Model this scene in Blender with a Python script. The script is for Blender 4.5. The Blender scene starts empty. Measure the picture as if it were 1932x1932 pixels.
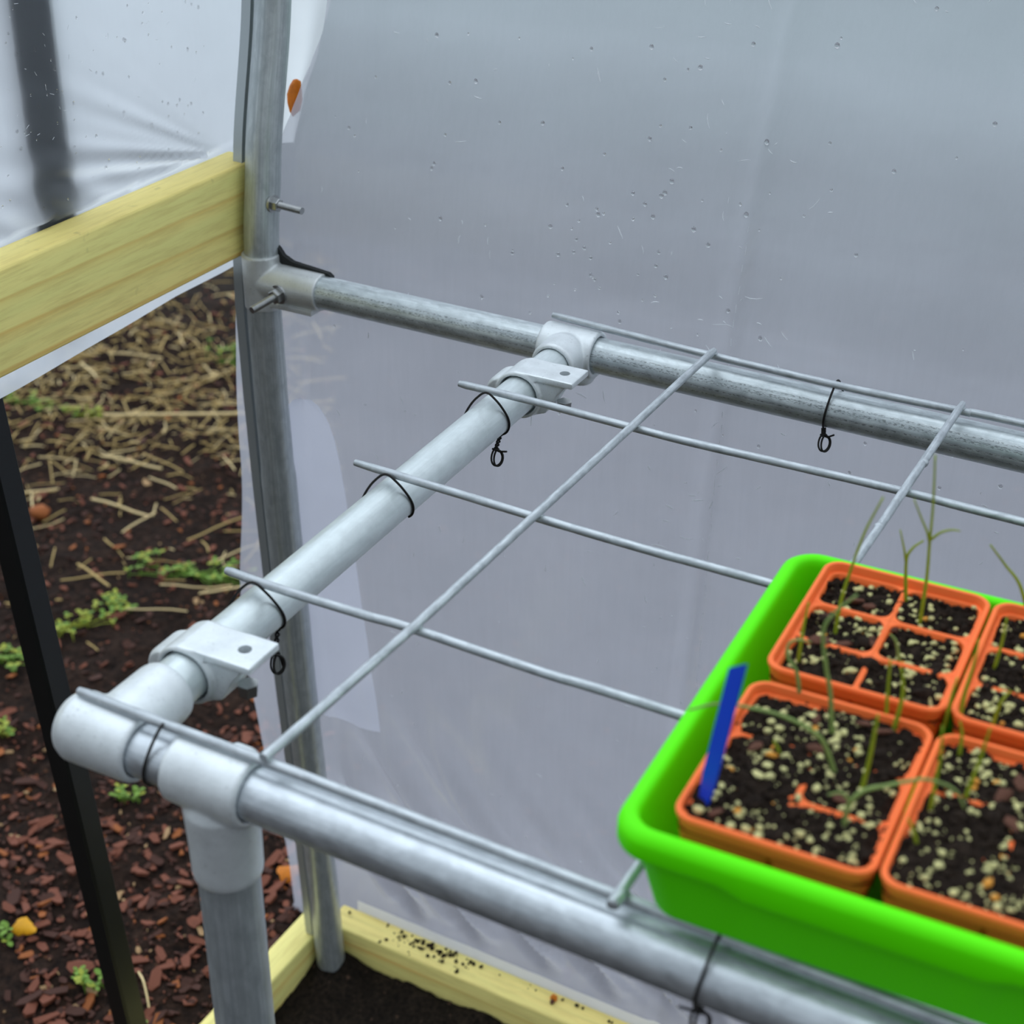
import bpy, bmesh, math, random
from math import sin, cos, pi, exp, sqrt
from mathutils import Vector, Matrix, noise

SC = bpy.context.scene
COL = SC.collection
random.seed(7)

# ------------------------------------------------------------------ camera
RM = Matrix(((0.87578041, 0.4826528, 0.00741278),
             (0.2457353, -0.43256729, -0.86746741),
             (-0.41547905, 0.76153254, -0.49743879)))      # world -> camera (x right, y down, z forward)
CAM = Vector((0.43392812, -0.53099729, 0.54298699))
cd = bpy.data.cameras.new('camera')
cam = bpy.data.objects.new('camera', cd)
COL.objects.link(cam)
mw = Matrix.Identity(4)
for i in range(3):
    mw[i][0] = RM[0][i]
    mw[i][1] = -RM[1][i]
    mw[i][2] = -RM[2][i]
    mw[i][3] = CAM[i]
cam.matrix_world = mw
cd.sensor_fit = 'HORIZONTAL'
cd.sensor_width = 36.0
cd.lens = 3023.98 / 1932 * 36.0
cd.clip_start = .05
cd.clip_end = 200
cd.dof.use_dof = True
cd.dof.focus_distance = 1.24
cd.dof.aperture_fstop = 8.0
SC.camera = cam

# ------------------------------------------------------------------ sky and exposure
W = bpy.data.worlds.new('sky')
SC.world = W
W.use_nodes = True
nt = W.node_tree
nt.nodes.clear()
def wn(t, **k):
    n = nt.nodes.new(t)
    for a, b in k.items():
        setattr(n, a, b)
    return n
tc = wn('ShaderNodeTexCoord')
sp = wn('ShaderNodeSeparateXYZ')
nt.links.new(tc.outputs['Generated'], sp.inputs[0])
ramp = wn('ShaderNodeValToRGB')
nt.links.new(sp.outputs['Z'], ramp.inputs[0])
ramp.color_ramp.elements[0].position = 0.0
ramp.color_ramp.elements[0].color = (.74, .83, .93, 1)
ramp.color_ramp.elements[1].position = 0.9
ramp.color_ramp.elements[1].color = (.98, 1.08, 1.18, 1)
dot = wn('ShaderNodeVectorMath', operation='DOT_PRODUCT')
nt.links.new(tc.outputs['Generated'], dot.inputs[0])
_d = Vector((-.75, .1, .65)).normalized()
dot.inputs[1].default_value = _d
mx = wn('ShaderNodeMath', operation='MAXIMUM')
nt.links.new(dot.outputs['Value'], mx.inputs[0])
mx.inputs[1].default_value = 0
pw = wn('ShaderNodeMath', operation='POWER')
nt.links.new(mx.outputs[0], pw.inputs[0])
pw.inputs[1].default_value = 2.5
ma = wn('ShaderNodeMath', operation='MULTIPLY_ADD')
nt.links.new(pw.outputs[0], ma.inputs[0])
ma.inputs[1].default_value = 0.9
ma.inputs[2].default_value = 0.85
mr = wn('ShaderNodeMapRange', interpolation_type='SMOOTHSTEP')      # the sky is duller on the side behind the camera
nt.links.new(sp.outputs['Y'], mr.inputs[0])
for _i, _v in enumerate((-.75, .05, .42, 1.0)):
    mr.inputs[1 + _i].default_value = _v
mm = wn('ShaderNodeMath', operation='MULTIPLY')
nt.links.new(ma.outputs[0], mm.inputs[0])
nt.links.new(mr.outputs[0], mm.inputs[1])
bg = wn('ShaderNodeBackground')
nt.links.new(ramp.outputs[0], bg.inputs[0])
nt.links.new(mm.outputs[0], bg.inputs[1])
wo = wn('ShaderNodeOutputWorld')
nt.links.new(bg.outputs[0], wo.inputs[0])

SC.view_settings.view_transform = 'Standard'
SC.view_settings.look = 'None'
SC.view_settings.gamma = 1
SC.view_settings.use_curve_mapping = False
SC.view_settings.exposure = 0.42

# ------------------------------------------------------------------ materials
class M:
    def __init__(s, name):
        s.m = bpy.data.materials.new(name)
        s.m.use_nodes = True
        s.t = s.m.node_tree
        s.t.nodes.clear()
        s.out = s.n('ShaderNodeOutputMaterial')
    def n(s, t, **k):
        n = s.t.nodes.new(t)
        for a, b in k.items():
            setattr(n, a, b)
        return n
    def l(s, a, b):
        s.t.links.new(a, b)
    def coord(s, kind='Object', scale=(1, 1, 1)):
        c = s.n('ShaderNodeTexCoord')
        m = s.n('ShaderNodeMapping')
        s.l(c.outputs[kind], m.inputs[0])
        m.inputs['Scale'].default_value = scale
        return m.outputs[0]
    def noise(s, vec, scale, detail=3, rough=.5, dist=0):
        n = s.n('ShaderNodeTexNoise')
        s.l(vec, n.inputs['Vector'])
        n.inputs['Scale'].default_value = scale
        n.inputs['Detail'].default_value = detail
        n.inputs['Roughness'].default_value = rough
        n.inputs['Distortion'].default_value = dist
        return n.outputs['Fac']
    def ramp(s, fac, stops):
        r = s.n('ShaderNodeValToRGB')
        s.l(fac, r.inputs[0])
        el = r.color_ramp.elements
        while len(el) < len(stops):
            el.new(.5)
        for e, (p, c) in zip(el, stops):
            e.position = p
            e.color = (c, c, c, 1) if not isinstance(c, tuple) else (*c, 1)
        return r.outputs[0]
    def mix(s, fac, a, b, mode='MIX'):
        m = s.n('ShaderNodeMix', data_type='RGBA', blend_type=mode)
        for v, k in ((fac, 0), (a, 6), (b, 7)):
            if hasattr(v, 'links'):
                s.l(v, m.inputs[k])
            else:
                m.inputs[k].default_value = v if k == 0 else (*v, 1)
        return m.outputs[2]
    def math(s, op, a, b=0, c=0):
        m = s.n('ShaderNodeMath', operation=op)
        for i, v in enumerate((a, b, c)):
            if hasattr(v, 'links'):
                s.l(v, m.inputs[i])
            else:
                m.inputs[i].default_value = v
        return m.outputs[0]
    def bump(s, h, strength, dist):
        b = s.n('ShaderNodeBump')
        s.l(h, b.inputs['Height'])
        b.inputs['Strength'].default_value = strength
        b.inputs['Distance'].default_value = dist
        return b.outputs[0]
    def pbr(s, col, rough=.5, metal=0, bump=None, spec=.5, sss=0, coat=0):
        p = s.n('ShaderNodeBsdfPrincipled')
        for v, k in ((col, 'Base Color'), (rough, 'Roughness'), (metal, 'Metallic')):
            if hasattr(v, 'links'):
                s.l(v, p.inputs[k])
            else:
                p.inputs[k].default_value = (*v, 1) if k == 'Base Color' else v
        p.inputs['Specular IOR Level'].default_value = spec
        if sss:
            p.inputs['Subsurface Weight'].default_value = sss
            p.inputs['Subsurface Scale'].default_value = .003
        if coat:
            p.inputs['Coat Weight'].default_value = coat
        if bump is not None:
            s.l(bump, p.inputs['Normal'])
        s.l(p.outputs[0], s.out.inputs[0])
        s.p = p
        return s.m

def mat_plain(name, col, rough=.5, metal=0, spec=.5, var=.12, scale=60, bump=0, sss=0):
    m = M(name)
    v = m.coord()
    f = m.noise(v, scale, 4)
    c = m.mix(f, tuple(x * (1 - var) for x in col), tuple(min(1, x * (1 + var)) for x in col))
    b = m.bump(f, bump, .001) if bump else None
    return m.pbr(c, rough, metal, b, spec, sss)

def mat_pipe(name, dark, light, rough=.3, metal=1.0, mottled=0.0, print_rows=False):
    """drawn galvanised tube: streaks run along the tube (uv: u around, v along, in metres)"""
    m = M(name)
    uv = m.coord('UV', (420, 5, 1))
    st = m.noise(uv, 1, 4, .6)
    uv2 = m.coord('UV', (110, 55, 1))
    bl = m.noise(uv2, 1, 5, .65, .4)
    c = m.mix(m.ramp(st, [(.25, 0.0), (.75, 1.0)]), dark, light)
    c = m.mix(m.ramp(bl, [(.35, 0.35 + .3 * mottled), (.62, 0.0)]), c, tuple(x * .72 for x in dark))
    if print_rows:
        uv3 = m.coord('UV', (1, 1, 1))
        s = m.n('ShaderNodeSeparateXYZ')
        m.l(uv3, s.inputs[0])
        dash = m.noise(m.coord('UV', (1400, 330, 1)), 1, 3, .6)
        rows = None
        for u0, w in ((.0135, .0016), (.0195, .0007), (.0245, .0006), (.0095, .0008)):
            d = m.math('ABSOLUTE', m.math('SUBTRACT', s.outputs[0], u0))
            k = m.math('LESS_THAN', d, w)
            rows = k if rows is None else m.math('MAXIMUM', rows, k)
        on = m.math('MULTIPLY', rows, m.math('GREATER_THAN', dash, .53))
        c = m.mix(m.math('MULTIPLY', on, .6), c, (.10, .11, .11))
    r = m.math('MULTIPLY_ADD', bl, .22, rough - .08)
    b = m.bump(st, .12, .0006)
    return m.pbr(c, r, metal, b)

def mat_cast(name, col, rough=.46):
    m = M(name)
    v = m.coord()
    a = m.noise(v, 55, 5, .6)
    g = m.noise(v, 420, 3, .6)
    c = m.mix(m.ramp(a, [(.3, 0.0), (.7, 1.0)]), tuple(x * .82 for x in col), col)
    c = m.mix(m.ramp(g, [(.63, 0.0), (.73, .55)]), c, tuple(x * .45 for x in col))
    b = m.bump(g, .25, .0006)
    r = m.math('MULTIPLY_ADD', a, .2, rough - .1)
    return m.pbr(c, r, .42, b)

def mat_wood(name, axis):
    m = M(name)
    sc = {'x': (1.2, 16, 16), 'y': (16, 1.2, 16)}[axis]
    v = m.coord('Object', sc)
    big = m.noise(v, 1.4, 2, .5, .6)
    ring = m.n('ShaderNodeTexWave', wave_type='BANDS', bands_direction='Z', wave_profile='SAW')
    m.l(v, ring.inputs['Vector'])
    ring.inputs['Scale'].default_value = .62
    ring.inputs['Distortion'].default_value = 8.5
    ring.inputs['Detail'].default_value = 2
    ring.inputs['Detail Scale'].default_value = .55
    fine = m.noise(m.coord('Object', tuple(x * 14 for x in sc)), 1, 4, .65)
    c = m.mix(m.ramp(ring.outputs['Fac'], [(0.0, 0.05), (.55, .0), (.82, .35), (.93, .9), (1.0, .2)]), (1.0, .86, .30), (.84, .52, .13))
    c = m.mix(m.ramp(big, [(.42, 0.0), (.66, .45)]), c, (.66, .70, .24))
    c = m.mix(m.ramp(fine, [(.36, .35), (.55, 0.0)]), c, (.58, .45, .14))
    spots = m.noise(m.coord('Object', (1, 1, 1)), 38, 3, .6)
    c = m.mix(m.ramp(spots, [(.67, 0.0), (.76, .38)]), c, (.20, .19, .09))
    b = m.bump(fine, .3, .0008)
    return m.pbr(c, .62, 0, b, .35)

def mat_film(name, tint, clear=.16, whiten=.12):
    """milky polyethylene sheet: most light is scattered through, a little passes straight"""
    m = M(name)
    v = m.coord()
    cl = m.noise(v, 9, 4, .55, .3)
    scuff = m.noise(m.coord('Object', (190, 190, 14)), 1, 4, .7)
    col = m.mix(m.ramp(cl, [(.3, 0.0), (.7, 1.0)]), tuple(x * .93 for x in tint), tint)
    t = m.n('ShaderNodeBsdfTranslucent')
    m.l(col, t.inputs[0])
    d = m.n('ShaderNodeBsdfDiffuse')
    m.l(col, d.inputs[0])
    tr = m.n('ShaderNodeBsdfTransparent')
    m1 = m.n('ShaderNodeMixShader')
    m1.inputs[0].default_value = whiten
    m.l(t.outputs[0], m1.inputs[1])
    m.l(d.outputs[0], m1.inputs[2])
    m2 = m.n('ShaderNodeMixShader')
    m.l(m.ramp(scuff, [(.3, clear), (.8, clear * .9)]), m2.inputs[0])
    m.l(m1.outputs[0], m2.inputs[1])
    m.l(tr.outputs[0], m2.inputs[2])
    g = m.n('ShaderNodeBsdfGlossy')
    g.inputs['Roughness'].default_value = .16
    fr = m.n('ShaderNodeFresnel')
    fr.inputs[0].default_value = 1.35
    m3 = m.n('ShaderNodeMixShader')
    m.l(fr.outputs[0], m3.inputs[0])
    m.l(m2.outputs[0], m3.inputs[1])
    m.l(g.outputs[0], m3.inputs[2])
    bp = m.bump(m.noise(v, 30, 3, .5), .12, .004)
    for x in (t, d, g):
        m.l(bp, x.inputs['Normal'])
    m.l(m3.outputs[0], m.out.inputs[0])
    return m.m

def mat_soil(name, dark, mid, scale=260, bump=.8, dist=.003, fleck=None, far_pale=None):
    m = M(name)
    v = m.coord()
    a = m.noise(v, scale, 5, .7)
    b = m.noise(v, scale * .13, 4, .6)
    c = m.mix(m.ramp(a, [(.35, 0.0), (.7, 1.0)]), dark, mid)
    c = m.mix(m.ramp(b, [(.4, .5), (.65, 0.0)]), c, dark)
    if fleck:
        c = m.mix(m.ramp(m.noise(v, scale * .5, 2, .5), [(.68, 0.0), (.72, .9)]), c, fleck)
    if far_pale:  # pale far ground added to brighten the upper part of the film
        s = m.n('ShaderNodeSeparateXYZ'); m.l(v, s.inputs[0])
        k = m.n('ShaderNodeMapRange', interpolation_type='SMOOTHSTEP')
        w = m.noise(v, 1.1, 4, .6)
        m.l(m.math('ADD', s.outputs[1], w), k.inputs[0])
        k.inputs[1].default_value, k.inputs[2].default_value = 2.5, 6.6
        c = m.mix(k.outputs[0], c, m.mix(m.noise(v, 3, 5, .6), tuple(x * .88 for x in far_pale), far_pale))
    return m.pbr(c, .95, 0, m.bump(a, bump, dist), .12)

def mat_leaf(name, col, sss=.15):
    m = M(name)
    f = m.noise(m.coord(), 120, 3)
    c = m.mix(f, tuple(x * .7 for x in col), tuple(min(1, x * 1.3) for x in col))
    t = m.n('ShaderNodeBsdfTranslucent')
    m.l(c, t.inputs[0])
    m.pbr(c, .5, 0, None, .3)
    x = m.n('ShaderNodeMixShader')
    x.inputs[0].default_value = .35
    m.l(m.p.outputs[0], x.inputs[1])
    m.l(t.outputs[0], x.inputs[2])
    m.l(x.outputs[0], m.out.inputs[0])
    return m.m

MT = dict(
    front=mat_pipe('galvanised_front_rail', (.52, .57, .61), (.78, .83, .87), .36, .72, .8),
    cross=mat_pipe('galvanised_cross_rail', (.66, .73, .74), (.76, .83, .84), .40, .6, 0),
    back=mat_pipe('galvanised_back_rail', (.46, .52, .54), (.78, .84, .86), .40, .66, 1, True),
    leg=mat_pipe('galvanised_leg', (.36, .40, .42), (.56, .60, .62), .40, .5, .4),
    hoop=mat_pipe('galvanised_hoop', (.36, .40, .41), (.62, .66, .66), .32, .55, .3),
    wire=mat_pipe('galvanised_wire', (.40, .44, .47), (.78, .83, .86), .5, .7, 1),
    cast=mat_cast('cast_fitting', (.80, .85, .87)),
    sheet=mat_cast('sheet_bracket', (.72, .75, .75), .4),
    steel=mat_plain('zinc_bolt', (.46, .47, .47), .4, 1, var=.2, scale=300),
    tie=mat_plain('black_tie_wire', (.022, .020, .019), .5, .6, var=.3, scale=300),
    black=mat_plain('black_paint', (.006, .007, .007), .45, 0, .4, .3, 40),
    bar=mat_plain('grey_painted_bar', (.055, .065, .075), .5, .2, .4, .2, 12),
    gap_shade=mat_plain('dark_gap_shade', (.01, .012, .012), .8),
    woodx=mat_wood('treated_pine_along_wall', 'x'),
    woody=mat_wood('treated_pine_along_end', 'y'),
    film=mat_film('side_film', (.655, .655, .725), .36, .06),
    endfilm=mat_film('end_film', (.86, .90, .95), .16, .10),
    gap_sheet=mat_film('gap_film', (.95, .98, 1.0), .05, .12),
    patch=mat_film('pale_film', (.86, .87, .95), .04, .25),
    lit_foot=mat_film('film_lit_foot', (1.0, 1.0, 1.0), .0, .55),
    scratch=mat_plain('scuffed_film', (.78, .81, .85), .7, 0, .3, .05),
    green=mat_plain('lime_plastic', (.105, .86, .0), .55, 0, .16, .03, 20, 0, .0),
    orange=mat_plain('orange_plastic', (1.0, .185, .042), .5, 0, .25, .05, 30, 0, .0),
    blue=mat_plain('blue_plastic', (.003, .050, .56), .45, 0, .25, .05, 20),
    potsoil=mat_soil('potting_mix', (.006, .0045, .0035), (.045, .030, .021), 500, .9, .002),
    clump=mat_soil('peat_clumps', (.007, .005, .004), (.05, .033, .022), 700, .8, .001),
    perlite=mat_plain('perlite', (.56, .53, .24), .85, 0, .2, .45, 300, .3),
    vermic=mat_plain('vermiculite', (.62, .27, .035), .7, 0, .3, .3, 300),
    bark=mat_plain('pot_bark', (.10, .042, .026), .8, 0, .2, .4, 200, .4),
    bed=mat_soil('bed_soil', (.006, .005, .004), (.05, .035, .024), 190, 1, .006, (.10, .06, .04)),
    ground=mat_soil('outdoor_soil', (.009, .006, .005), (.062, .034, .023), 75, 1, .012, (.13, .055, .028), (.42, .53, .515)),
    chip_r=mat_plain('red_bark', (.185, .062, .036), .75, 0, .25, .45, 90, .5),
    chip_d=mat_plain('dark_bark', (.062, .025, .017), .8, 0, .25, .45, 90, .5),
    chip_o=mat_plain('orange_bark', (.30, .095, .028), .75, 0, .25, .35, 90, .5),
    chip_t=mat_plain('tan_bark', (.38, .24, .12), .8, 0, .2, .35, 90, .4),
    straw=mat_plain('straw', (.52, .37, .14), .65, 0, .3, .35, 60),
    straw_l=mat_plain('pale_straw', (.72, .56, .28), .6, 0, .3, .3, 60),
    seedling=mat_leaf('seedling_green', (.36, .46, .03)),
    seedling_b=mat_leaf('seedling_blue_green', (.30, .42, .13)),
    weed=mat_leaf('weed_green', (.23, .40, .06)),
    weed_y=mat_leaf('weed_yellow_green', (.46, .52, .07)),
    yellow=mat_leaf('yellow_leaf', (.85, .42, .012)),
    amber=mat_leaf('amber_leaf', (.75, .25, .02)),
    pink=mat_leaf('pink_petal', (.62, .38, .60)),
    drop=None,
)
_m = M('water')
_p = _m.n('ShaderNodeBsdfGlass')
_p.inputs['IOR'].default_value = 1.33
_p.inputs['Roughness'].default_value = .02
_m.l(_p.outputs[0], _m.out.inputs[0])
MT['drop'] = _m.m

# ------------------------------------------------------------------ mesh helpers
class G:
    def __init__(s):
        s.v, s.f, s.mi, s.uv = [], [], [], []
    def face(s, idx, mi=0, uv=None):
        s.f.append(tuple(idx)); s.mi.append(mi); s.uv.append(uv)
    def tube(s, path, r, n=16, closed=False, cap=True, mi=0, up=None, v0=0.0):
        P = [Vector(p) for p in path]
        k = len(P)
        rr = r if hasattr(r, '__len__') else [r] * k
        T = []
        for i in range(k):
            a = P[(i - 1) % k] if (closed or i > 0) else P[i]
            b = P[(i + 1) % k] if (closed or i < k - 1) else P[i]
            t = b - a
            T.append(t.normalized() if t.length > 1e-9 else Vector((0, 0, 1)))
        ref = Vector(up) if up else (Vector((0, 0, 1)) if abs(T[0].z) < .9 else Vector((0, -1, 0)))
        N = (ref - T[0] * ref.dot(T[0])).normalized()
        base = len(s.v)
        L = [0.0]
        for i in range(1, k):
            L.append(L[-1] + (P[i] - P[i - 1]).length)
        for i in range(k):
            if i:
                q = T[i - 1].rotation_difference(T[i])
                N = q @ N
                N = (N - T[i] * N.dot(T[i])).normalized()
            B = T[i].cross(N)
            for j in range(n):
                a = 2 * pi * j / n
                s.v.append(P[i] + (N * cos(a) + B * sin(a)) * rr[i])
        R = max(rr)
        for i in range(k if closed else k - 1):
            i2 = (i + 1) % k
            for j in range(n):
                j2 = (j + 1) % n
                u0, u1 = 2 * pi * j / n * R, 2 * pi * (j + 1) / n * R
                va, vb = v0 + L[i], v0 + (L[i2] if i2 else L[-1])
                s.face((base + i * n + j, base + i2 * n + j, base + i2 * n + j2, base + i * n + j2), mi,
                       ((u0, va), (u0, vb), (u1, vb), (u1, va)))
        if cap and not closed:
            s.face([base + j for j in range(n)], mi)
            s.face([base + (k - 1) * n + j for j in range(n - 1, -1, -1)], mi)
        return s
    def loft(s, loops, close=True, cap0=False, cap1=False, mi=0):
        n = len(loops[0]); base = len(s.v)
        for lp in loops:
            s.v += [Vector(p) for p in lp]
        for i in range(len(loops) - 1):
            for j in range(n if close else n - 1):
                j2 = (j + 1) % n
                s.face((base + i * n + j, base + i * n + j2, base + (i + 1) * n + j2, base + (i + 1) * n + j), mi)
        if cap0:
            s.face([base + j for j in range(n - 1, -1, -1)], mi)
        if cap1:
            s.face([base + (len(loops) - 1) * n + j for j in range(n)], mi)
        return s
    def ring(s, A, d, prof, n=40, mi=0, close=True):
        """revolve closed profile [(axial, radius)...] about the line A + t d"""
        A = Vector(A); d = Vector(d).normalized()
        ref = Vector((0, 0, 1)) if abs(d.z) < .9 else Vector((1, 0, 0))
        N = (ref - d * ref.dot(d)).normalized(); B = d.cross(N)
        base = len(s.v); k = len(prof)
        for (t, r) in prof:
            for j in range(n):
                a = 2 * pi * j / n
                s.v.append(A + d * t + (N * cos(a) + B * sin(a)) * r)
        for i in range(k if close else k - 1):
            i2 = (i + 1) % k
            for j in range(n):
                j2 = (j + 1) % n
                s.face((base + i * n + j, base + i * n + j2, base + i2 * n + j2, base + i2 * n + j), mi)
        if not close:
            if prof[0][1] > 1e-6: s.face([base + j for j in range(n - 1, -1, -1)], mi)
            if prof[-1][1] > 1e-6: s.face([base + (k - 1) * n + j for j in range(n)], mi)
        return s
    def box(s, lo, hi, mi=0, M4=None):
        x0, y0, z0 = lo; x1, y1, z1 = hi
        p = [(x0, y0, z0), (x1, y0, z0), (x1, y1, z0), (x0, y1, z0), (x0, y0, z1), (x1, y0, z1), (x1, y1, z1), (x0, y1, z1)]
        b = len(s.v)
        s.v += [(M4 @ Vector(q)) if M4 else Vector(q) for q in p]
        for f in ((0, 3, 2, 1), (4, 5, 6, 7), (0, 1, 5, 4), (1, 2, 6, 5), (2, 3, 7, 6), (3, 0, 4, 7)):
            s.face([b + i for i in f], mi)
        return s
    def blob(s, c, r, mi=0, jit=.25, sq=(1, 1, 1), rot=None, sub=1, rng=random):
        vs, fs = ICO[sub]
        b = len(s.v); c = Vector(c)
        for p in vs:
            q = Vector((p.x * sq[0], p.y * sq[1], p.z * sq[2])) * r * (1 + rng.uniform(-jit, jit))
            if rot: q = rot @ q
            s.v.append(c + q)
        for f in fs:
            s.face([b + i for i in f], mi)
        return s
    def grid(s, nx, ny, fn, mi=0):
        b = len(s.v)
        for j in range(ny + 1):
            for i in range(nx + 1):
                s.v.append(Vector(fn(i / nx, j / ny)))
        for j in range(ny):
            for i in range(nx):
                a = b + j * (nx + 1) + i
                s.face((a, a + 1, a + nx + 2, a + nx + 1), mi)
        return s

def _ico(sub):
    bm = bmesh.new()
    bmesh.ops.create_icosphere(bm, subdivisions=sub, radius=1)
    bm.verts.ensure_lookup_table()
    r = ([v.co.copy() for v in bm.verts], [[v.index for v in f.verts] for f in bm.faces])
    bm.free()
    return r
ICO = {1: _ico(1), 2: _ico(2), 3: _ico(3)}

ROOT = {}
def mesh(name, g, mats, off=Vector(), smooth=40):
    me = bpy.data.meshes.new(name)
    me.from_pydata([tuple(v - off) for v in g.v], [], g.f)
    for m in (mats if isinstance(mats, (list, tuple)) else [mats]):
        me.materials.append(m)
    me.polygons.foreach_set('material_index', g.mi)
    if any(u is not None for u in g.uv):
        ul = me.uv_layers.new(name='UVMap')
        data = []
        for f, u in zip(g.f, g.uv):
            data += [c for q in (u if u is not None else [(0, 0)] * len(f)) for c in q]
        ul.data.foreach_set('uv', data)
    me.validate()
    me.update()
    if smooth:
        me.polygons.foreach_set('use_smooth', [True] * len(me.polygons))
        me.set_sharp_from_angle(angle=math.radians(smooth))
    return me

def root_off(p):
    while p.parent is not None:
        p = p.parent
    return Vector(p.location) if p.get('_id') is None else Vector()

def obj(name, g, mats, parent=None, smooth=40, off=None, label=None):
    o_ = Vector() if off is None else Vector(off)
    if parent is not None and off is None:
        p = parent
        while p.parent is not None:
            p = p.parent
        o_ = Vector(p.location)
    me = g if isinstance(g, bpy.types.Mesh) else mesh(name, g, mats, o_, smooth)
    o = bpy.data.objects.new(name, me)
    COL.objects.link(o)
    if parent is not None:
        o.parent = parent
    elif off is not None:
        o.location = off
    if label: o['label'] = label
    return o

def tag(o, label, cat=None, group=None, kind=None):
    o['label'] = label
    if cat: o['category'] = cat
    if group: o['group'] = group
    if kind: o['kind'] = kind
    return o

def thing(name, loc, label, cat, group=None, rz=0):
    o = bpy.data.objects.new(name, None)
    COL.objects.link(o)
    o.location = loc
    o.rotation_euler = (0, 0, rz)
    o.empty_display_size = .02
    return tag(o, label, cat, group)

def outward(me):
    bm = bmesh.new(); bm.from_mesh(me)
    bmesh.ops.recalc_face_normals(bm, faces=bm.faces)
    bm.to_mesh(me); bm.free()
    return me

def baked(name, g, mat, voxel, smooth_it=3, cut=None, off=Vector(), shade=35):
    """fuse overlapping closed shells into one cast surface"""
    me = outward(mesh(name + '_raw', g, mat))
    o = bpy.data.objects.new(name + '_raw', me)
    COL.objects.link(o)
    r = o.modifiers.new('r', 'REMESH'); r.mode = 'VOXEL'; r.voxel_size = voxel
    if smooth_it:
        s = o.modifiers.new('s', 'SMOOTH'); s.factor = .5; s.iterations = smooth_it
    c = None
    if cut is not None:
        c = bpy.data.objects.new('cut', outward(mesh('cut', cut, mat)))
        COL.objects.link(c)
        b = o.modifiers.new('b', 'BOOLEAN'); b.operation = 'DIFFERENCE'; b.object = c; b.solver = 'EXACT'
    dg = bpy.context.evaluated_depsgraph_get()
    dg.update()
    ev = o.evaluated_get(dg)
    out = bpy.data.meshes.new_from_object(ev)
    out.name = name
    bpy.data.objects.remove(o)
    if c: bpy.data.objects.remove(c)
    out.transform(Matrix.Translation(-Vector(off)))
    if not out.materials: out.materials.append(mat)
    out.polygons.foreach_set('use_smooth', [True] * len(out.polygons))
    out.set_sharp_from_angle(angle=math.radians(shade))
    return out

def lerp(a, b, t): return a + (b - a) * t
def interp(tab, x):
    if x <= tab[0][0]: return tab[0][1]
    for (a, va), (b, vb) in zip(tab, tab[1:]):
        if x <= b:
            t = (x - a) / (b - a)
            t = t * t * (3 - 2 * t) * .35 + t * .65
            return lerp(va, vb, t)
    return tab[-1][1]
def catmull(P, m=8):
    P = [Vector(p) for p in P]
    if len(P) < 3:
        return [P[0].lerp(P[1], i / m) for i in range(m + 1)]
    out = []
    Q = [P[0] * 2 - P[1]] + P + [P[-1] * 2 - P[-2]]
    for i in range(1, len(Q) - 2):
        p0, p1, p2, p3 = Q[i - 1:i + 3]
        for k in range(m):
            t = k / m
            out.append(.5 * ((2 * p1) + (p2 - p0) * t + (2 * p0 - 5 * p1 + 4 * p2 - p3) * t * t + (3 * p1 - p0 - 3 * p2 + p3) * t ** 3))
    out.append(P[-1])
    return out
def nz(x, y, z=0, s=1): return noise.noise(Vector((x * s, y * s, z * s)))

# ================================================================== STRUCTURE
# ---- ground outside
def gz(x, y):
    return -.962 + .016 * nz(x, y, 3, 3.1) + .010 * nz(x, y, 9, 11) + .006 * nz(x, y, 5, 34)
g = G()
def ground_pt(a, b):
    x, y = lerp(-3.3, 1.7, a), lerp(-.4, 3.6, b)
    return (x, y, gz(x, y) if x < -.53 or y > .715 else -1.03)
g.grid(330, 200, ground_pt)
g.grid(24, 24, lambda a, b: (lerp(-22, 22, a), lerp(-16, 28, b), -1.0 + .01 * nz(a * 40, b * 40) + (.035 if lerp(-16, 28, b) > 3.6 else 0)))
tag(obj('ground', g, MT['ground'], smooth=0), 'dark soil ground outside the greenhouse covered in bark mulch', kind='structure')

def bz(x, y):
    e = max(0, 1 - abs(.655 - y) / .06) * .018 + max(0, 1 - abs(x + .47) / .05) * .004
    return -.957 + e + .007 * nz(x, y, 1, 14) + .005 * nz(x, y, 4, 47) + .003 * nz(x, y, 8, 120)
g = G()
g.grid(260, 200, lambda a, b: (lerp(-.478, .9, a ** 1.5), lerp(-.35, .658, b), bz(lerp(-.478, .9, a ** 1.5), lerp(-.35, .658, b))))
tag(obj('soil_floor', g, MT['bed'], smooth=60), 'dark crumbly soil inside the corner of the wooden base boards', kind='structure')

# ---- hoop line
HX = -.459
HY = [(-.99, .645), (-.958, .6437), (-.84, .639), (-.747, .6345), (-.45, .618), (-.213, .6094), (-.1415, .6076), (-.057, .6069), (.0165, .6104), (.09, .622), (.2265, .652), (.35, .690), (.46, .73)]
def hy(z): return interp(HY, z)

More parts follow.
